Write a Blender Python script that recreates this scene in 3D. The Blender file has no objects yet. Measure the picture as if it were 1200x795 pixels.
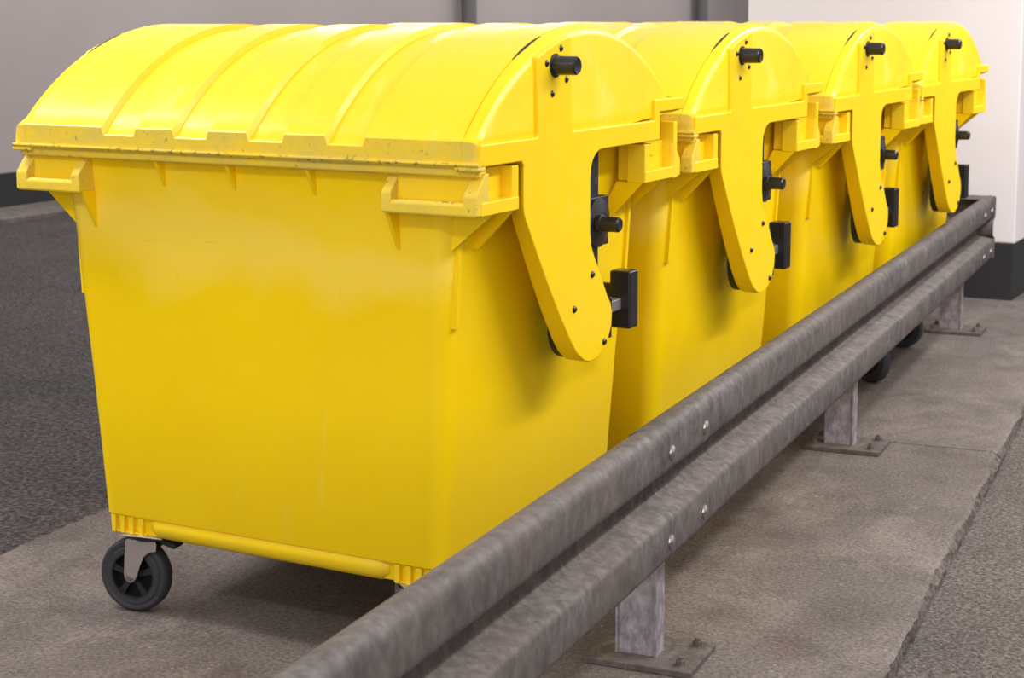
import bpy, math, random
from mathutils import Vector, Matrix
R = math.radians
random.seed(7)
S = bpy.context.scene
COL = S.collection

# ------------------------------------------------------------------ camera
cam = bpy.data.cameras.new('camera'); camo = bpy.data.objects.new('camera', cam); COL.objects.link(camo)
camo.location = (2.3604, -3.037, 1.4714)
camo.rotation_euler = (R(90 - 7.162), 0, R(28.328))
cam.sensor_width = 36; cam.lens = 1992.09 / 1200 * 36
cam.shift_y = -(397.5 - 271.78) / 1200
cam.clip_end = 200
cam.dof.use_dof = True; cam.dof.focus_distance = 4.1; cam.dof.aperture_fstop = 7.0
S.camera = camo

# ------------------------------------------------------------------ world and lamps
W = bpy.data.worlds.new('world'); S.world = W; W.use_nodes = True
W.node_tree.nodes['Background'].inputs[0].default_value = (1.0, 0.95, 0.95, 1)
W.node_tree.nodes['Background'].inputs[1].default_value = 0.74
def area(name, loc, sx, sy, power, color=(1, .97, .94), target=None):
    l = bpy.data.lights.new(name, 'AREA'); l.shape = 'RECTANGLE'; l.size = sx; l.size_y = sy; l.energy = power; l.color = color
    o = bpy.data.objects.new(name, l); COL.objects.link(o); o.location = loc
    if target: o.rotation_euler = (Vector(target) - Vector(loc)).to_track_quat('-Z', 'Y').to_euler()
    return o
area('tube_lamp_left', (-1.85, -.40, 2.85), 1.5, .4, 62)
area('tube_lamp_left_far', (-2.4, 5.0, 2.85), .25, 3.2, 60)
area('lane_wall_fill', (-6.0, 13.0, 2.85), .3, 17.0, 250)  # unseen fill added to brighten the grey left wall
area('tube_lamp_aisle', (2.7, 1.6, 2.9), .3, 3.6, 130)
area('tube_lamp_aisle_far', (1.8, 4.6, 2.9), .3, 2.0, 80)
area('front_fill', (.5, -2.8, 2.9), 3.2, .3, 50)  # unseen fill added to brighten the container fronts
area('low_front_fill', (3.6, -8.0, 1.7), 4.5, 2.6, 150, (1, .98, .96), (.2, .8, .7))  # unseen fill added behind the camera to lift front and end faces

V = S.view_settings
V.view_transform = 'Standard'; V.look = 'None'; V.gamma = 1; V.use_curve_mapping = False
V.exposure = 0.10

# ------------------------------------------------------------------ materials
def nodes(name):
    m = bpy.data.materials.new(name); m.use_nodes = True
    nt = m.node_tree; b = nt.nodes['Principled BSDF']
    return m, nt, b
def N(nt, t, **k):
    n = nt.nodes.new(t)
    for a, v in k.items(): setattr(n, a, v)
    return n
def noise(nt, scale, detail=4, rough=.55, stretch=None, coord='Object', dist=0):
    tc = N(nt, 'ShaderNodeTexCoord'); n = N(nt, 'ShaderNodeTexNoise')
    n.inputs['Scale'].default_value = scale; n.inputs['Detail'].default_value = detail; n.inputs['Roughness'].default_value = rough
    n.inputs['Distortion'].default_value = dist
    if stretch:
        mp = N(nt, 'ShaderNodeMapping'); mp.inputs['Scale'].default_value = stretch
        nt.links.new(tc.outputs[coord], mp.inputs[0]); nt.links.new(mp.outputs[0], n.inputs['Vector'])
    else: nt.links.new(tc.outputs[coord], n.inputs['Vector'])
    return n.outputs['Fac']
def ramp(nt, fac, stops):
    r = N(nt, 'ShaderNodeValToRGB'); e = r.color_ramp.elements
    while len(e) < len(stops): e.new(.5)
    for i, (p, c) in enumerate(stops):
        e[i].position = p; e[i].color = (c, c, c, 1) if isinstance(c, (int, float)) else (*c, 1)
    nt.links.new(fac, r.inputs[0]); return r.outputs[0]
def mix(nt, fac, a, b, mode='MIX'):
    m = N(nt, 'ShaderNodeMix', data_type='RGBA', blend_type=mode)
    for sock, v in ((m.inputs[0], fac), (m.inputs[6], a), (m.inputs[7], b)):
        if hasattr(v, 'is_output'): nt.links.new(v, sock)
        elif isinstance(v, (int, float)): sock.default_value = v
        else: sock.default_value = (*v, 1)
    return m.outputs[2]
def mul(nt, a, b):
    m = N(nt, 'ShaderNodeMath', operation='MULTIPLY')
    for s, v in ((m.inputs[0], a), (m.inputs[1], b)):
        if hasattr(v, 'is_output'): nt.links.new(v, s)
        else: s.default_value = v
    return m.outputs[0]
def bump(nt, b, h, strength, dist):
    n = N(nt, 'ShaderNodeBump'); n.inputs['Strength'].default_value = strength; n.inputs['Distance'].default_value = dist
    nt.links.new(h, n.inputs['Height']); nt.links.new(n.outputs[0], b.inputs['Normal'])

YEL = (.95, .655, .001)
def yellow(name, rough=.36, dirt=0.0, scuff=.35, patch=False, pits=.66, streak=False):
    m, nt, b = nodes(name)
    base = mix(nt, ramp(nt, noise(nt, 3.2, 3), [(.3, 0.), (.75, 1.)]), YEL, (.92, .61, .001))
    # pale rubbed scratches, long and thin
    sc = ramp(nt, noise(nt, 9, 6, .7, (1, 1, .18), dist=1.2), [(.60, 0.), (.72, 1.)])
    sc2 = ramp(nt, noise(nt, 2.3, 2), [(.48, 0.), (.62, 1.)])
    base = mix(nt, mul(nt, mul(nt, sc, sc2), scuff), base, (.93, .72, .16))
    if patch:   # pale area below the rim: painted reflected glow with rubbed scratches
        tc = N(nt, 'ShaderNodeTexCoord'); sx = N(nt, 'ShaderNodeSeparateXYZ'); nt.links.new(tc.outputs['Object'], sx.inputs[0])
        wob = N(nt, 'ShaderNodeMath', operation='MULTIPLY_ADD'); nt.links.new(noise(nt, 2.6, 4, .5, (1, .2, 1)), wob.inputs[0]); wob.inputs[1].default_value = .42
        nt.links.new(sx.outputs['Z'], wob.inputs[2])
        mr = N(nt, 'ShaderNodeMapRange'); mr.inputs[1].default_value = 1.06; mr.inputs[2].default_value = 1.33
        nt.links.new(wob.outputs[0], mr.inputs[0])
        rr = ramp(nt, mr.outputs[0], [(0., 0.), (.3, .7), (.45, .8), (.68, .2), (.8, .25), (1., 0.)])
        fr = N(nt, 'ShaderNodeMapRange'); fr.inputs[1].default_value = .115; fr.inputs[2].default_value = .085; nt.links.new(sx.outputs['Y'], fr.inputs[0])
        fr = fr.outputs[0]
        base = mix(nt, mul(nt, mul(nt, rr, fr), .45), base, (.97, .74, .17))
        for k, (st, th) in enumerate((((1, 1, .05), .0), ((.06, 1, 1), .02))):   # thin drawn scratches
            s3 = ramp(nt, noise(nt, 24, 2, .5, st, dist=.6), [(.62 + th, 0.), (.632 + th, 1.), (.638 + th, 1.), (.65 + th, 0.)])
            gate = ramp(nt, noise(nt, 5 + k, 2), [(.5, 0.), (.6, 1.)])
            base = mix(nt, mul(nt, mul(nt, mul(nt, s3, rr), gate), .6), base, (.70, .47, .02))
    if streak:  # brown scuffs running over the dome
        s4 = ramp(nt, noise(nt, 4, 4, .6, (5, .7, .7)), [(.66, 0.), (.74, 1.)])
        g4 = ramp(nt, noise(nt, 2.2, 2), [(.52, 0.), (.64, 1.)])
        base = mix(nt, mul(nt, mul(nt, s4, g4), .6), base, (.62, .36, .03))
        s5 = ramp(nt, noise(nt, 6, 5, .6, (3, .9, .9)), [(.58, 0.), (.7, 1.)])
        base = mix(nt, mul(nt, s5, .4), base, (.97, .74, .15))
    if dirt:
        d = ramp(nt, noise(nt, 11, 7, .72, (.6, 1, 1)), [(.30, 0.), (.62, 1.)])
        base = mix(nt, mul(nt, d, dirt), base, (.64, .50, .10))
        p = ramp(nt, noise(nt, 60, 3, .6), [(pits, 0.), (pits + .06, 1.)])
        base = mix(nt, mul(nt, p, dirt * .7), base, (.16, .11, .04))
    nt.links.new(base, b.inputs['Base Color'])
    rg = ramp(nt, noise(nt, 14, 5), [(.3, rough - .06), (.7, rough + .10)])
    nt.links.new(rg, b.inputs['Roughness'])
    b.inputs['Specular IOR Level'].default_value = .33
    bump(nt, b, noise(nt, 5, 4), .12, .01)
    return m
M = {}
M['yellow'] = yellow('yellow_plastic')
M['body'] = yellow('yellow_plastic_glow_scratches', patch=True)
M['lid'] = yellow('yellow_plastic_lid', .29, .10, .5, streak=True)
M['arm'] = yellow('yellow_plastic_arm', .33, .12, .4, pits=.70)
M['grime'] = yellow('yellow_plastic_grimy', .55, .95, .5, pits=.56)
M['worn'] = yellow('yellow_plastic_dirty', .5, .8, .6, pits=.63)
M['soil'] = yellow('yellow_plastic_soiled', .42, .16, .4)
def plain(name, col, rough, metal=0, nscale=20, var=.3, bumps=.1):
    m, nt, b = nodes(name)
    c2 = tuple(c * (1 - var) for c in col)
    nt.links.new(mix(nt, noise(nt, nscale, 5), col, c2), b.inputs['Base Color'])
    b.inputs['Roughness'].default_value = rough; b.inputs['Metallic'].default_value = metal
    bump(nt, b, noise(nt, nscale * 3, 3), bumps, .002)
    return m
M['black'] = plain('black_metal', (.03, .028, .03), .28, .3)
M['dark'] = plain('black_plastic', (.014, .013, .015), .5)
M['rubber'] = plain('grey_black_rubber', (.035, .035, .042), .6)
M['hub'] = plain('black_hub_plastic', (.012, .012, .014), .5)
M['zinc'] = plain('bright_zinc', (.60, .55, .54), .42, .85, 18, .3)
M['steel'] = plain('worn_steel', (.42, .39, .36), .3, .9)
M['bolt'] = plain('bolt_steel', (.55, .53, .52), .28, 1.)
M['scrape_shade'] = plain('black_scrape_and_shade', (.03, .025, .01), .7)

def galv(name, a, b_, rough, dust=None):
    m, nt, b = nodes(name)
    n1 = ramp(nt, noise(nt, 9, 9, .72, (1, .8, 1)), [(.34, 0.), (.66, 1.)])
    c = mix(nt, n1, a, b_)
    sp = ramp(nt, noise(nt, 42, 4, .7, (1, 1, .55)), [(.40, .62), (.52, 1.), (.66, 1.45)])
    c = mix(nt, .8, c, sp, 'MULTIPLY')
    brown = ramp(nt, noise(nt, 2.4, 5), [(.42, 0.), (.7, 1.)])
    c = mix(nt, mul(nt, brown, .4), c, (.15, .115, .10))
    nt.links.new(c, b.inputs['Base Color'])
    b.inputs['Metallic'].default_value = .12
    nt.links.new(ramp(nt, noise(nt, 15, 6), [(.3, rough - .08), (.7, rough + .15)]), b.inputs['Roughness'])
    bump(nt, b, noise(nt, 48, 6, .7), .4, .004)
    return m
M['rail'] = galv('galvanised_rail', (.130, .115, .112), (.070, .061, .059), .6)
M['valley'] = galv('shaded_rail_groove', (.10, .082, .075), (.065, .053, .049), .85)  # groove shade put into the colour as a darker brown
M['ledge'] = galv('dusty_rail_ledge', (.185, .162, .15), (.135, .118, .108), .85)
M['post'] = galv('galvanised_post', (.36, .33, .36), (.22, .20, .225), .5)
M['plate'] = galv('rusty_plate', (.14, .12, .11), (.08, .065, .06), .75)

def ground(name, a, b_, lo, hi, gscale, bstr, bdist, stain=None, light=None):
    m, nt, b = nodes(name)
    c = mix(nt, ramp(nt, noise(nt, 1.6, 7, .62), [(.3, 0.), (.7, 1.)]), a, b_)
    if light:
        sl = ramp(nt, noise(nt, 2.6, 8, .7, (1, .6, 1), dist=.6), [(.48, 0.), (.72, 1.)])
        c = mix(nt, mul(nt, sl, .8), c, light)
        dk = ramp(nt, noise(nt, 4.1, 8, .7, dist=.3), [(.5, 0.), (.72, 1.)])
        c = mix(nt, mul(nt, dk, .6), c, tuple(x * .55 for x in b_))
    if stain:
        st = ramp(nt, noise(nt, 2.1, 5, .6), [(.56, 0.), (.72, 1.)])
        c = mix(nt, mul(nt, st, .35), c, stain)
    g = ramp(nt, noise(nt, gscale, 3, .6), [(.33, lo), (.5, 1.), (.68, hi)])
    c = mix(nt, 1., c, g, 'MULTIPLY')
    sp = ramp(nt, noise(nt, gscale * .55, 2, .5), [(.70, 0.), (.74, 1.)])
    c = mix(nt, mul(nt, sp, .5), c, tuple(min(1, x * 2.4) for x in a))
    nt.links.new(c, b.inputs['Base Color'])
    b.inputs['Roughness'].default_value = .9; b.inputs['Specular IOR Level'].default_value = .2
    bump(nt, b, noise(nt, gscale, 4, .65), bstr, bdist)
    return m
M['concrete'] = ground('stained_concrete', (.165, .141, .129), (.108, .093, .086), .65, 1.4, 95, .35, .003, (.13, .06, .056), (.25, .212, .194))
M['kerbface'] = ground('chipped_concrete', (.16, .13, .118), (.09, .075, .068), .45, 1.5, 60, .9, .012)
M['asphalt'] = ground('asphalt', (.062, .054, .052), (.040, .036, .036), .3, 2.3, 62, .8, .008)
M['asphalt_aisle'] = ground('worn_asphalt', (.125, .107, .097), (.09, .078, .072), .4, 1.8, 105, .7, .007)
def wallmat(name, a, b_):
    m, nt, b = nodes(name)
    nt.links.new(mix(nt, ramp(nt, noise(nt, .5, 5, .55), [(.3, 0.), (.7, 1.)]), a, b_), b.inputs['Base Color'])
    b.inputs['Roughness'].default_value = .8
    bump(nt, b, noise(nt, 30, 4), .1, .004)
    return m
M['wall'] = wallmat('grey_wall_paint', (.37, .328, .326), (.31, .276, .274))
M['white'] = wallmat('white_wall_paint', (.80, .75, .76), (.75, .70, .71))
M['blackpaint'] = wallmat('black_skirting_paint', (.012, .012, .013), (.02, .02, .021))
M['pipe'] = wallmat('dark_grey_paint', (.13, .12, .125), (.11, .10, .105))

# ------------------------------------------------------------------ mesh helpers
class MB:
    def __init__(s): s.v = []; s.f = []; s.m = []
    def add(s, vs, fs, mi=0):
        o = len(s.v); s.v += [tuple(v) for v in vs]
        for f in fs: s.f.append(tuple(i + o for i in f)); s.m.append(mi)
        return s
    def box(s, x0, x1, y0, y1, z0, z1):
        vs = [(x, y, z) for z in (z0, z1) for y in (y0, y1) for x in (x0, x1)]
        return s.add(vs, [(0, 2, 3, 1), (4, 5, 7, 6), (0, 1, 5, 4), (2, 6, 7, 3), (0, 4, 6, 2), (1, 3, 7, 5)])
    def rings(s, rings, cap0=True, cap1=True, closed=True, mi=0):
        n = len(rings[0]); vs = [p for r in rings for p in r]; fs = []
        for i in range(len(rings) - 1):
            for j in range(n if closed else n - 1):
                k = (j + 1) % n
                fs.append((i * n + j, i * n + k, (i + 1) * n + k, (i + 1) * n + j))
        if cap0: fs.append(tuple(range(n))[::-1])
        if cap1: fs.append(tuple((len(rings) - 1) * n + j for j in range(n)))
        return s.add(vs, fs, mi)
    def prism(s, poly, axis, a, b, poly2=None):
        poly2 = poly2 or poly
        def P(q, t): return (t, q[0], q[1]) if axis == 0 else (q[0], t, q[1]) if axis == 1 else (q[0], q[1], t)
        return s.rings([[P(q, a) for q in poly], [P(q, b) for q in poly2]])
    def lathe(s, prof, c, axis=0, n=20):
        # prof: list of (t along axis, radius)
        rs = []
        for t, r in prof:
            ring = []
            for i in range(n):
                a = 2 * math.pi * i / n; u, w = r * math.cos(a), r * math.sin(a)
                ring.append((c[0] + t, c[1] + u, c[2] + w) if axis == 0 else (c[0] + u, c[1] + t, c[2] + w) if axis == 1 else (c[0] + u, c[1] + w, c[2] + t))
            rs.append(ring)
        return s.rings(rs)
    def tor(s, prof, c, axis=0, n=40):
        k = len(s.f); s.lathe(prof + [prof[0]], c, axis, n); s.f = s.f[:-2]; s.m = s.m[:-2]; return s
    def build(s, name, mats, parent=None, bevel=0, smooth=True, seg=2, angle=35):
        me = bpy.data.meshes.new(name); me.from_pydata(s.v, [], s.f); me.update()
        import bmesh
        bm = bmesh.new(); bm.from_mesh(me); bmesh.ops.recalc_face_normals(bm, faces=bm.faces); bm.to_mesh(me); bm.free()
        if not isinstance(mats, (list, tuple)): mats = [mats]
        for m in mats: me.materials.append(m)
        me.polygons.foreach_set('material_index', s.m)
        o = bpy.data.objects.new(name, me); COL.objects.link(o)
        if parent: o.parent = parent
        if smooth:
            me.polygons.foreach_set('use_smooth', [True] * len(me.polygons))
            if not bevel:
                try: me.set_sharp_from_angle(angle=R(angle))
                except Exception: pass
        if bevel:
            b = o.modifiers.new('bevel', 'BEVEL'); b.width = bevel; b.segments = seg; b.limit_method = 'ANGLE'; b.angle_limit = R(32)
            b.harden_normals = True
        return o
def empty(name, loc=(0, 0, 0), rz=0, **k):
    o = bpy.data.objects.new(name, None); COL.objects.link(o); o.location = loc; o.rotation_euler = (0, 0, rz)
    o.empty_display_size = .1
    for a, v in k.items(): o[a] = v
    return o
def copy_tree(o, parent=None):
    c = o.copy(); COL.objects.link(c); c.parent = parent
    for ch in o.children: copy_tree(ch, c)
    return c

# ------------------------------------------------------------------ the setting
RAILA = math.atan(.088)          # rail and kerbs run at this angle to the row of containers
KA = math.atan(.100)
def kpt(t, s):                   # point at distance s along the island, t across, about (1.357,.585)
    return (1.357 + t * math.cos(KA) - s * math.sin(KA), .585 + t * math.sin(KA) + s * math.cos(KA))
# asphalt floor: left lane and right aisle with slightly different wear
fl = MB(); p = [kpt(-1.2, -14), kpt(-1.2, 40)]
fl.add([(-30, -14, -.045), (p[0][0], p[0][1], -.045), (p[1][0], p[1][1], -.045), (-30, 40, -.045)], [(0, 1, 2, 3)])
o = fl.build('floor', M['asphalt'], smooth=False); o['kind'] = 'structure'
fl = MB()
fl.add([(p[0][0], p[0][1], -.045), (25, -14, -.045), (25, 40, -.045), (p[1][0], p[1][1], -.045)], [(0, 1, 2, 3)])
o = fl.build('floor_aisle', M['asphalt_aisle'], smooth=False); o['kind'] = 'structure'

island = empty('kerb_island', (0, 0, 0), kind='structure')
WID = 2.43
def slab(s0, s1, name='slab'):
    mb = MB(); st = .03; n = int((s1 - s0) / st)
    rows = []
    for i in range(n + 1):
        s = s0 + (s1 - s0) * i / n
        w1 = .006 * math.sin(s * 5.1) + .004 * math.sin(s * 13.7 + 1)
        j = random.gauss(0, .0022) + w1; q = random.gauss(0, .0035)
        chip = .012 * max(0, math.sin(s * 9.3) * math.sin(s * 4.1 + 2) - .45) / .55
        a = kpt(-WID + q * .5, s); b = kpt(-WID + .015 + q, s); c = kpt(-.016 - chip + j, s); d = kpt(-.006 + j - chip * .6, s); e = kpt(.002 + q, s); f = kpt(.004, s)
        rows.append([(*a, -.06), (*a, -.012), (*b, 0), (*c, 0), (*d, -.007 - chip * .5), (*e, -.026 + q), (*f, -.06)])
    fs = []; vs = [v for r in rows for v in r]; k = 7; m = []
    for i in range(n):
        for j in range(k - 1):
            mb.f.append((i * k + j, i * k + j + 1, (i + 1) * k + j + 1, (i + 1) * k + j)); mb.m.append(1 if j in (0, 4, 5) else 0)
    mb.v = vs
    mb.f.append(tuple(range(k))); mb.m.append(0); mb.f.append(tuple(n * k + j for j in range(k))); mb.m.append(0)
    return mb.build(name, [M['concrete'], M['kerbface']], island, smooth=True, angle=25)
slab(-4.2, -.9); slab(-.896, 2.16); slab(2.168, 5.2); slab(5.205, 9.0)

# white pillar wall with black skirting
def struct(mb, name, mat, bevel=0, parent=None):
    o = mb.build(name, mat, parent, bevel, smooth=bool(bevel))
    if not parent: o['kind'] = 'structure'
    return o
wr = struct(MB().box(-1.0, .497, 5.95, 8.6, .30, 3.6), 'wall_right', M['white'], .012)
struct(MB().box(-.998, .490, 5.953, 8.59, -.06, .302), 'skirting', M['blackpaint'], .01, wr)
wl = struct(MB().box(-7.9, -7.5, -14, 40, .26, 4.2), 'wall_left', M['wall'])
struct(MB().box(-7.9, -7.48, -14, 40, -.06, .26), 'skirting', M['blackpaint'], 0, wl)
struct(MB().box(-7.48, -6.9, -14, 40, -.06, -.005), 'kerb_strip', M['concrete'], .01, wl)
for y in (13.96, 21.0):
    struct(MB().lathe([(-.06, .09), (4.2, .09)], (-7.36, y, 0), 2, 14), 'pipe', M['pipe'], 0, wl)
wb = struct(MB().box(-7.9, 25, 30, 30.4, -.06, 4.2), 'wall_back', M['wall'])

# ------------------------------------------------------------------ waste container (x across, y along the row, z up)
CY = .5425; RAD = .7293; CZ = .7277          # dome circle
XE = .637
bin0 = empty('waste_container')
def rrect(hx, y0, y1, r, z, n=6):
    pts = []
    for cx, cy, a0 in ((hx - r, y0 + r, -90), (hx - r, y1 - r, 0), (-hx + r, y1 - r, 90), (-hx + r, y0 + r, 180)):
        for i in range(n + 1):
            a = R(a0 + 90 * i / n); pts.append((cx + r * math.cos(a), cy + r * math.sin(a), z))
    return pts
# body: a tapering tub
mb = MB()
mb.rings([rrect(.470, .118, .965, .03, .206), rrect(.474, .114, .969, .03, .238), rrect(.476, .112, .971, .03, .249), rrect(.488, .100, .983, .035, .253),
          rrect(.4905, .097, .987, .045, .262), rrect(.512, .080, 1.003, .05, .60), rrect(.535, .061, 1.024, .045, .98), rrect(.541, .056, 1.029, .04, 1.06),
          rrect(.548, .050, 1.035, .035, 1.10), rrect(.553, .046, 1.039, .035, 1.178)])
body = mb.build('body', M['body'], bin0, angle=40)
# foot bars and corner ribs at the bottom
for y in (.118, .966):
    MB().lathe([(-.352, .006), (-.346, .022), (-.322, .034), (.322, .034), (.346, .022), (.352, .006)], (0, y + (.015 if y < .5 else -.015), .2335), 0, 16).build('foot_bar', M['soil'], body)
for sx in (-1, 1):
    for y in (.103, .955):
        for k, x in enumerate((.372, .402, .43, .458)):
            MB().prism([(sx * (x - .006), .204), (sx * (x + .006), .204), (sx * (x + .008), .25), (sx * (x - .008), .25)], 1, y, y + .026).build('foot_rib', M['soil'], body, .003)
    MB().prism([(sx * .36, .204), (sx * .468, .204), (sx * .468, .210), (sx * .36, .210)], 1, .108, .20).build('foot_pad', M['soil'], body, .003)
    MB().prism([(sx * .36, .204), (sx * .468, .204), (sx * .468, .210), (sx * .36, .210)], 1, .885, .975).build('foot_pad', M['soil'], body, .003)
    # upright corner ribs
    for y in (.098, .973):
        MB().prism([(sx * .50, 1.075), (sx * .5495, 1.075), (sx * .544, .98), (sx * .5335, .80), (sx * .50, .80)], 1, y, y + .014).build('corner_rib', M['yellow'], body, .002, seg=1)
# rim under the lid, front and rear
MB().prism([(.010, 1.166), (.010, 1.146), (.016, 1.142), (.055, 1.142), (.055, 1.166)], 0, -.632, .632).build('rim', M['worn'], bin0, .003)
MB().prism([(1.035, 1.232), (1.035, 1.142), (1.070, 1.142), (1.075, 1.148), (1.075, 1.232)], 0, -.60, .60).build('rim', M['yellow'], bin0, .003)
# small triangular webs under the front and rear rim
def web(poly, axis, a, b, name='gusset'):
    return MB().prism(poly, axis, a, b).build(name, M['yellow'], bin0, .0015, seg=1)
for x in (-.225, -.02, .20):
    web([(.016, 1.145), (.062, 1.145), (.062, 1.066)], 0, x - .005, x + .005)
    web([(1.069, 1.145), (1.025, 1.145), (1.025, 1.085)], 0, x - .005, x + .005)

def corner_handle(sx, front):
    xi = .405 if sx > 0 else .440
    d = 1 if front else -1; y0 = 0.0 if front else 1.085
    L = .186 if front else .228                     # reach along the end of the container
    Y = lambda q: y0 + d * q
    h = MB()
    cheek = [(Y(.038), 1.150), (Y(.001), 1.106), (Y(0), 1.100), (Y(0), 1.062), (Y(.056), 1.062), (Y(.056), 1.150)]
    h.prism(cheek, 0, sx * xi, sx * (xi + .026))
    h.prism(cheek, 0, sx * .606, sx * .640)
    # grip bar along the front
    h.prism([(Y(0), 1.062), (Y(0), 1.084), (Y(.005), 1.091), (Y(.014), 1.091), (Y(.02), 1.086), (Y(.02), 1.062)], 0, sx * (xi + .02), sx * .612)
    h.prism([(Y(.001), 1.060), (Y(.001), 1.068), (Y(.06), 1.068), (Y(.06), 1.060)], 0, sx * (xi + .002), sx * .638)
    hd = h.build('corner_handle', M['worn'] if front else M['soil'], bin0, .0035)
    # sloping back plate of the grip
    MB().prism([(Y(.030), 1.150), (Y(.026), 1.064), (Y(.05), 1.064), (Y(.05), 1.150)], 0, sx * (xi + .01), sx * .63).build('grip_recess', M['soil'], hd)
    # end part, round the corner
    e = MB()
    zt = 1.158 if front else 1.158
    e.box(*sorted((sx * .596, sx * .6405)), *sorted((Y(.052), Y(L - .002))), 1.0605, 1.066)
    e.box(*sorted((sx * .615, sx * .642)), *sorted((Y(.02), Y(L - .001))), 1.061, 1.090)
    e.box(*sorted((sx * .59, sx * .640)), *sorted((Y(L - .03), Y(L))), 1.060, zt)
    e.box(*sorted((sx * .56, sx * .612)), *sorted((Y(.05), Y(L - .01))), 1.064, zt)
    if not front: e.box(*sorted((sx * .59, sx * .6432)), *sorted((Y(.030), Y(.0525))), 1.0592, 1.206)
    e.build('end_grip', M['soil'], hd, .004)
    if not front: MB().prism([(Y(.188), 1.158), (Y(.188), 1.128), (Y(.170), 1.124), (Y(.170), 1.158)], 0, sx * .618, sx * .636).build('clip', M['yellow'], hd, .002)
    # webs bracing the handle against the tub
    tri = [(Y(.012), 1.062), (Y(.030), 1.140), (Y(.068), 1.140), (Y(.067), .962)]
    for x in (xi + .006,): web(tri, 0, sx * (x - .005), sx * (x + .005))
    web([(sx * .560, 1.062), (sx * .634, 1.062), (sx * .545, .968), (sx * .51, .968)], 1, Y(L - .012), Y(L - .002))
    web([(sx * .50, 1.062), (sx * .634, 1.062), (sx * .618, 1.048), (sx * .528, .972), (sx * .50, .972)], 1, Y(.085), Y(.095))
    return hd
for sx in (-1, 1):
    for fr in (True, False): corner_handle(sx, fr)

# ---------------- lid
def arc(y, inset=0):
    q = max(0, (RAD - inset) ** 2 - (y - CY) ** 2); return CZ + math.sqrt(q)
A0 = math.asin((CY - .010) / RAD)
AN = [A0 - 2 * A0 * i / 40 for i in range(41)]
xs = []      # (x, inset)
EDGE = [(-XE, .026), (-XE + .003, .017), (-XE + .009, .009), (-XE + .018, .004), (-XE + .031, .001), (-XE + .0315, .0035), (-XE + .034, .0035), (-XE + .0345, 0), (-.55, 0)]
xs += EDGE
GD = .013
for c in (-.315, -.105, .105, .315):
    xs += [(c - .052, 0), (c - .045, GD), (c + .045, GD), (c + .052, 0)]
xs += [(-x, i) for x, i in EDGE[::-1]]
lid = MB(); rings = []
for x, ins in xs:
    end = abs(x) > .6
    dy = ins * .25 if end else 0
    zt = 1.2225 - (ins * .25 if end else ins * 1.45)
    r = [(x, dy, 1.170), (x, dy, zt - .004), (x, .003 + dy, zt)]
    for i, a in enumerate(AN[:-1]):
        y = CY - RAD * math.sin(a); z = CZ + math.sqrt((RAD - ins) ** 2 - (y - CY) ** 2)
        if not end and ins:      # groove floor runs down to the lip
            z = CZ + math.sqrt((RAD - ins) ** 2 - (y - CY) ** 2)
        if i == 0: y = .010 + dy; z = max(z, zt + .002)
        r.append((x, y, max(z, (zt + .003) if y < .5 else 1.240)))
    r.append((x, 1.082, 1.238)); r.append((x, 1.080, 1.234))
    rings.append(r)
lid.rings(rings)
n = len(rings[0]); lid.m = [1 if f[0] % n == 0 and f[1] % n == 1 and len(f) == 4 else 0 for f in lid.f]
lido = lid.build('lid', [M['lid'], M['worn']], bin0, angle=24)
# ledge below the lip, end tabs
MB().prism([(-.004, 1.1735), (-.005, 1.169), (.002, 1.163), (.03, 1.163), (.03, 1.1735)], 0, -.645, .645).build('lip_ledge', M['grime'], lido, .0012)
for sx in (-1, 1):
    MB().box(*sorted((sx * .588, sx * .646)), -.003, .03, 1.156, 1.165).build('lip_tab', M['grime'], lido, .003)
MB().prism([(1.035, 1.236), (1.088, 1.236), (1.088, 1.268), (1.04, 1.268)], 0, -.62, .62).build('rear_lip', M['lid'], lido, .004)

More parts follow.
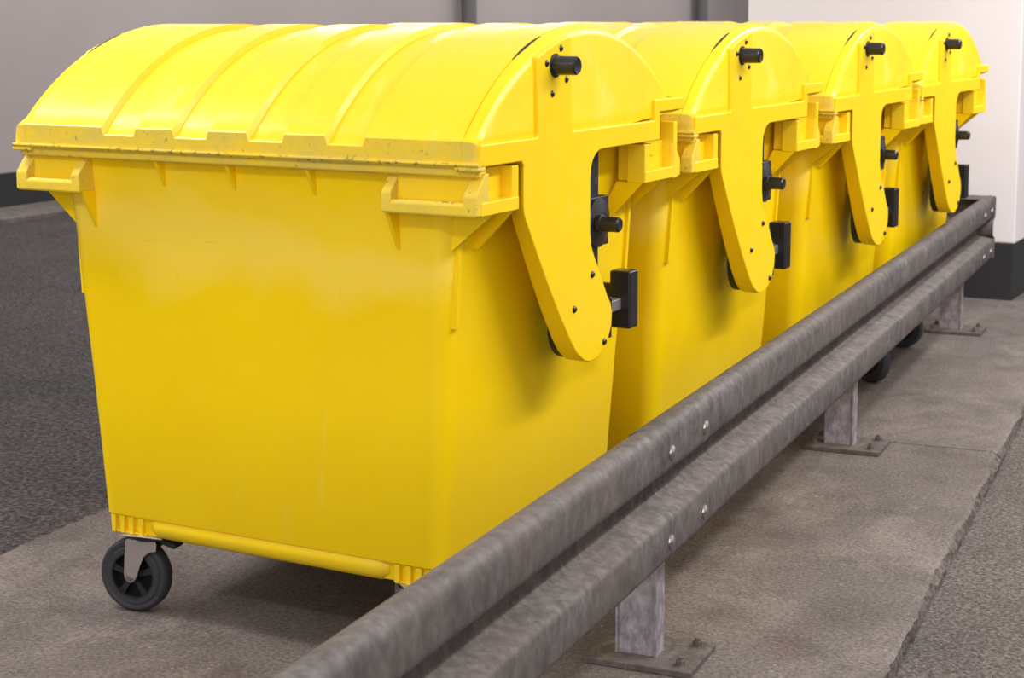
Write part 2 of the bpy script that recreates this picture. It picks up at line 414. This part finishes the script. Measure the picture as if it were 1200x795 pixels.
armF = [(.196, 1.175), (.196, 1.062), (.20, 1.045), (.250, .969), (.306, .887), (.37, .800), (.427, .731), (.46, .697), (.50, .672), (.53, .664), (.562, .664), (.60, .676), (.632, .700), (.651, .732), (.655, .765), (.646, .79),
        (.63, .806), (.591, .864), (.555, .912), (.538, .94), (.531, .97), (.530, 1.0), (.530, 1.10), (.533, 1.124), (.543, 1.142), (.558, 1.155), (.578, 1.163), (.60, 1.175)]
cxA, czA = .47, .95
def grow(poly, k):
    # the arm's front wall leans: its inner edge sits further back than its face
    out = []
    for y, z in poly:
        w = 1 if .19 < y < .56 and not (y > .5 and z > .9) and z < 1.16 else 0
        t = min(1, max(0, (z - .66) / .40))
        out.append((y + k * w * (t * .9 + .1), z))
    return out
for sx in (-1, 1):
    outline = [(.006, 1.165), (.186, 1.165), (.196, 1.155)] + armF[1:-1] + [(.600, 1.165), (.934, 1.165), (.934, 1.2365), (1.086, 1.2365), (1.086, 1.268), (.902, 1.268), (.902, 1.216), (.440, 1.216),
               (.428, 1.226), (.425, 1.40), (.420, arc(.42) - .014), (.36, arc(.36) - .014), (.30, arc(.30) - .014), (.262, arc(.262) - .014), (.262, 1.36), (.266, 1.218), (.262, 1.212), (.012, 1.212)]
    ao = MB().prism(grow(outline, .036), 0, sx * .592, sx * .6465, outline).build('lid_arm', M['arm'], lido, .008, seg=3)
    # black scrape along the dome edge
    g = MB(); rs = []
    for i in range(15):
        y = .225 + .125 * i / 14; w = .0032 * math.sin(math.pi * (i + .3) / 14.6) ** .6
        z = arc(y, .0005); rs.append([(sx * (.6045 - w), y, z + .0012), (sx * (.6045 + w), y, z + .0008), (sx * (.6045 + w), y, z - .004), (sx * (.6045 - w), y, z - .004)])
    g.rings(rs).build('edge_scrape', M['scrape_shade'], lido)
    MB().box(*sorted((sx * .630, sx * .6385)), .4295, .4315, 1.226, 1.335).build('panel_crease_shade', M['scrape_shade'], lido)  # thin dark strip put in for the shade along the panel edge
    # opening peg with flange and bolts
    x0 = sx * .6455
    pg = MB().lathe([(0, .027), (sx * .004, .027), (sx * .005, .0215), (sx * .054, .021), (sx * .058, .018), (sx * .056, .012), (sx * .0555, .002)], (x0, .3435, 1.3675), 0, 20).build('lid_peg', M['black'], lido)
    for y, z in ((.372, 1.405), (.303, 1.373), (.400, 1.335), (.331, 1.305)):
        MB().lathe([(0, .008), (sx * .002, .008), (sx * .005, .005), (sx * .006, .001)], (x0, y, z), 0, 10).build('bolt', M['black'], lido)
    for y, z in ((.54, .872), (.445, .803), (.608, .700)):
        MB().lathe([(0, .0085), (sx * .002, .0085), (sx * .006, .005), (sx * .007, .001)], (sx * .646, y, z), 0, 12).build('bolt', M['black'], ao)
    # things behind the arm: pivot drum, bracket, trunnion, stop block
    MB().lathe([(0, .088), (sx * .030, .088), (sx * .034, .084)], (sx * .560, .565, .752), 0, 28).build('pivot_drum', M['dark'], bin0)
    MB().prism([(.560, .84), (.672, .84), (.672, 1.165), (.560, 1.165)], 0, sx * .54, sx * .600).build('bracket', M['dark'], bin0, .003)
    tr = MB().box(*sorted((sx * .53, sx * .614)), .60, .70, .925, 1.045).build('trunnion_plate', M['dark'], bin0, .003)
    MB().lathe([(0, .06), (sx * .004, .06), (sx * .014, .03), (sx * .016, .022)], (sx * .616, .634, .984), 0, 28).build('trunnion_disc', M['black'], tr)
    MB().lathe([(0, .023), (sx * .010, .023), (sx * .012, .0185), (sx * .053, .018), (sx * .057, .015), (sx * .055, .009), (sx * .0545, .001)], (sx * .628, .613, .984), 0, 20).build('trunnion_pin', M['black'], tr)
    stp = MB().box(*sorted((sx * .578, sx * .636)), .782, .834, .700, .846).box(*sorted((sx * .515, sx * .58)), .80, .82, .73, .81).build('stop_block', M['black'], bin0, .006)
    MB().box(*sorted((sx * .586, sx * .612)), .62, .785, .748, .778).build('stop_bar', M['zinc'], stp, .004)
    MB().box(*sorted((sx * .60, sx * .640)), .655, .668, .70, .80).build('stop_lug', M['dark'], stp, .003)

# ---------------- casters (made at the swivel axis, wheel trailing towards -x)
def caster(x, y, rz):
    c = empty('tmp')
    f = MB(); Rw = .094; tz = Rw; tx = -.045
    for s in (-1, 1):
        prof = [(.028, .190), (-.052, .190), (-.056, .184), (-.062, .10), (-.06, .09), (-.053, .082), (-.045, .079), (-.037, .082), (-.031, .088), (-.024, .10), (-.016, .125), (-.004, .150), (.012, .163), (.030, .166), (.032, .184)]
        f.prism(prof, 1, s * .031, s * .0345)
    f.box(-.05, .03, -.0345, .0345, .1885, .1915)
    fork = f.build('caster', M['zinc'], bin0, .0012, seg=1)
    fork.location = (x, y, 0); fork.rotation_euler = (0, 0, rz)
    MB().lathe([(.1905, .040), (.193, .046), (.199, .046), (.201, .038), (.2035, .038)], (0, 0, 0), 2, 22).build('swivel_ring', M['black'], fork)
    MB().box(-.055, .055, -.048, .048, .2025, .2062).build('mounting_plate', M['zinc'], fork, .001, seg=1)
    MB().tor([(-.0225, .060), (-.0225, .072), (-.0195, .075), (-.021, .078), (-.021, .086), (-.017, .0915), (-.010, Rw), (.010, Rw), (.017, .0915), (.021, .086), (.021, .078), (.0195, .075), (.0225, .072), (.0225, .060)], (tx, 0, tz), 1, 44).build('tyre', M['rubber'], fork)
    h = MB().tor([(-.022, .0605), (-.022, .056), (-.004, .053), (.004, .053), (.022, .056), (.022, .0605)], (tx, 0, tz), 1, 30)
    h.lathe([(-.004, .053), (-.004, .02), (-.027, .018), (-.027, .002)], (tx, 0, tz), 1, 30); h.lathe([(.004, .053), (.004, .02), (.027, .018), (.027, .002)], (tx, 0, tz), 1, 30)
    for k in range(5):
        a = 2 * math.pi * k / 5 + .3; ca, sa = math.cos(a), math.sin(a)
        q = []
        for s in (-.019, .019):
            q.append([(tx + ca * rr - sa * w, s, tz + sa * rr + ca * w) for rr, w in ((.014, -.005), (.056, -.009), (.056, .009), (.014, .005))])
        h.rings(q)
    h.build('wheel_hub', M['hub'], fork, angle=30)
    for s in (-1, 1):
        MB().lathe([(0, .0105), (s * .003, .0105), (s * .0035, .008), (s * .010, .008)], (tx, s * .0345, tz), 1, 6).build('axle_bolt', M['steel'], fork, smooth=False)
    MB().prism([(.028, .198), (.075, .186), (.078, .176), (.072, .172), (.024, .186)], 1, -.02, .02).build('brake_lever', M['dark'], fork, .002)
    bpy.data.objects.remove(c)
    return fork
caster(-.372, .145, R(10)); caster(.398, .150, R(-38)); caster(-.372, .915, R(14)); caster(.385, .915, R(-5))

LAB = ['yellow wheeled waste container nearest the camera, its whole ribbed front in view',
       'yellow wheeled waste container directly behind the nearest one',
       'third yellow waste container in the row, counting from the nearest',
       'farthest yellow waste container, in front of the white pillar wall']
POS = [((0, 0, 0), 0), ((.005, 1.152, 0), .18), ((.004, 2.364, 0), -.03), ((-.016, 3.520, .0), -.35)]
for i in range(4):
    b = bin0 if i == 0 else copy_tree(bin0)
    b.location = POS[i][0]; b.rotation_euler = (0, 0, R(POS[i][1]))
    if i == 3:      # the casters of the last container are swung outwards
        for ch in b.children:
            if ch.name.startswith('caster') and ch.location.x > 0 and ch.location.y < .5: ch.rotation_euler.z = R(150)
    b['label'] = LAB[i]; b['category'] = 'waste container'; b['group'] = 'yellow waste containers in a row'

# ------------------------------------------------------------------ guard rail (local: y along, x across towards the aisle)
rail = empty('guard_rail', (.822, .44, 0), RAILA, label='galvanised steel crash barrier on posts running along the yellow containers', category='guard rail')
PROF = [(.060, .592), (.078, .603), (.098, .608), (.113, .604), (.123, .594), (.128, .580), (.128, .522), (.125, .510), (.117, .502), (.068, .488), (.058, .482), (.055, .472), (.055, .430), (.058, .420),
        (.066, .415), (.114, .404), (.123, .399), (.128, .390), (.128, .322), (.124, .310), (.114, .304), (.090, .302)]
def beam(name, s0, s1, off=0, parent=rail, n=2):
    T = .004
    outer = [(t + off, z) for t, z in PROF]; inner = []
    for i, (t, z) in enumerate(outer):
        a = outer[max(0, i - 1)]; b = outer[min(len(outer) - 1, i + 1)]
        d = Vector((b[0] - a[0], b[1] - a[1])).normalized(); nrm = Vector((d.y, -d.x))
        if i == 0: pass
        inner.append((t + nrm.x * T, z + nrm.y * T))
    loop = outer + inner[::-1]
    mb = MB(); mb.rings([[(t, s0 + (s1 - s0) * i / n, z) for t, z in loop] for i in range(n + 1)])
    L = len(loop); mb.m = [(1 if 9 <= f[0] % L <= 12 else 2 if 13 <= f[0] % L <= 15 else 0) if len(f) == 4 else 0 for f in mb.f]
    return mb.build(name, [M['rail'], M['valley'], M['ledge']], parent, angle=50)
beam('rail_beam', -3.4, .095, .0045)
beam('rail_beam', -.26, 4.965, 0)
# short return beam at the far end, turning left behind the last container
rt = beam('return_beam', -.0, .42)
rt.location = (0, 4.965 - .128, 0); rt.rotation_euler = (0, 0, R(90))
rt.location = (.128, 4.965 - .128 + .0, 0)
# bolts with button heads
for s, off in ((-.185, .0045), (.062, .0045), (4.60, 0), (4.83, 0)):
    for z in (.545, .347):
        MB().lathe([(0, .016), (.003, .0155), (.007, .011), (.009, .004), (.0092, .0005)], (.128 + off, s, z), 0, 14).build('rail_bolt', M['bolt'], rail)
for s in (0.0, 2.12, 4.50):
    p = MB()
    p.box(-.05, -.043, -.03, .03, .0, .49); p.box(.043, .05, -.03, .03, .0, .49)
    p.box(-.044, .044, -.024, -.016, .0, .49); 
    po = p.build('post', M['post'], rail, .0015, seg=1); po.location = (0, s, 0)
    bp = MB().prism([(-.11, -.085), (.145, -.085), (.15, -.08), (.15, .115), (-.105, .115), (-.11, .11)], 2, .0, .016).build('base_plate', M['plate'], po, .003)
    for x, y in ((.115, -.05), (.115, .08), (-.08, -.05), (-.08, .08)):
        MB().lathe([(.016, .017), (.017, .017), (.0175, .011), (.028, .011), (.0285, .007), (.036, .006)], (x, y, 0), 2, 6).build('anchor_bolt', M['plate'], po, smooth=False)
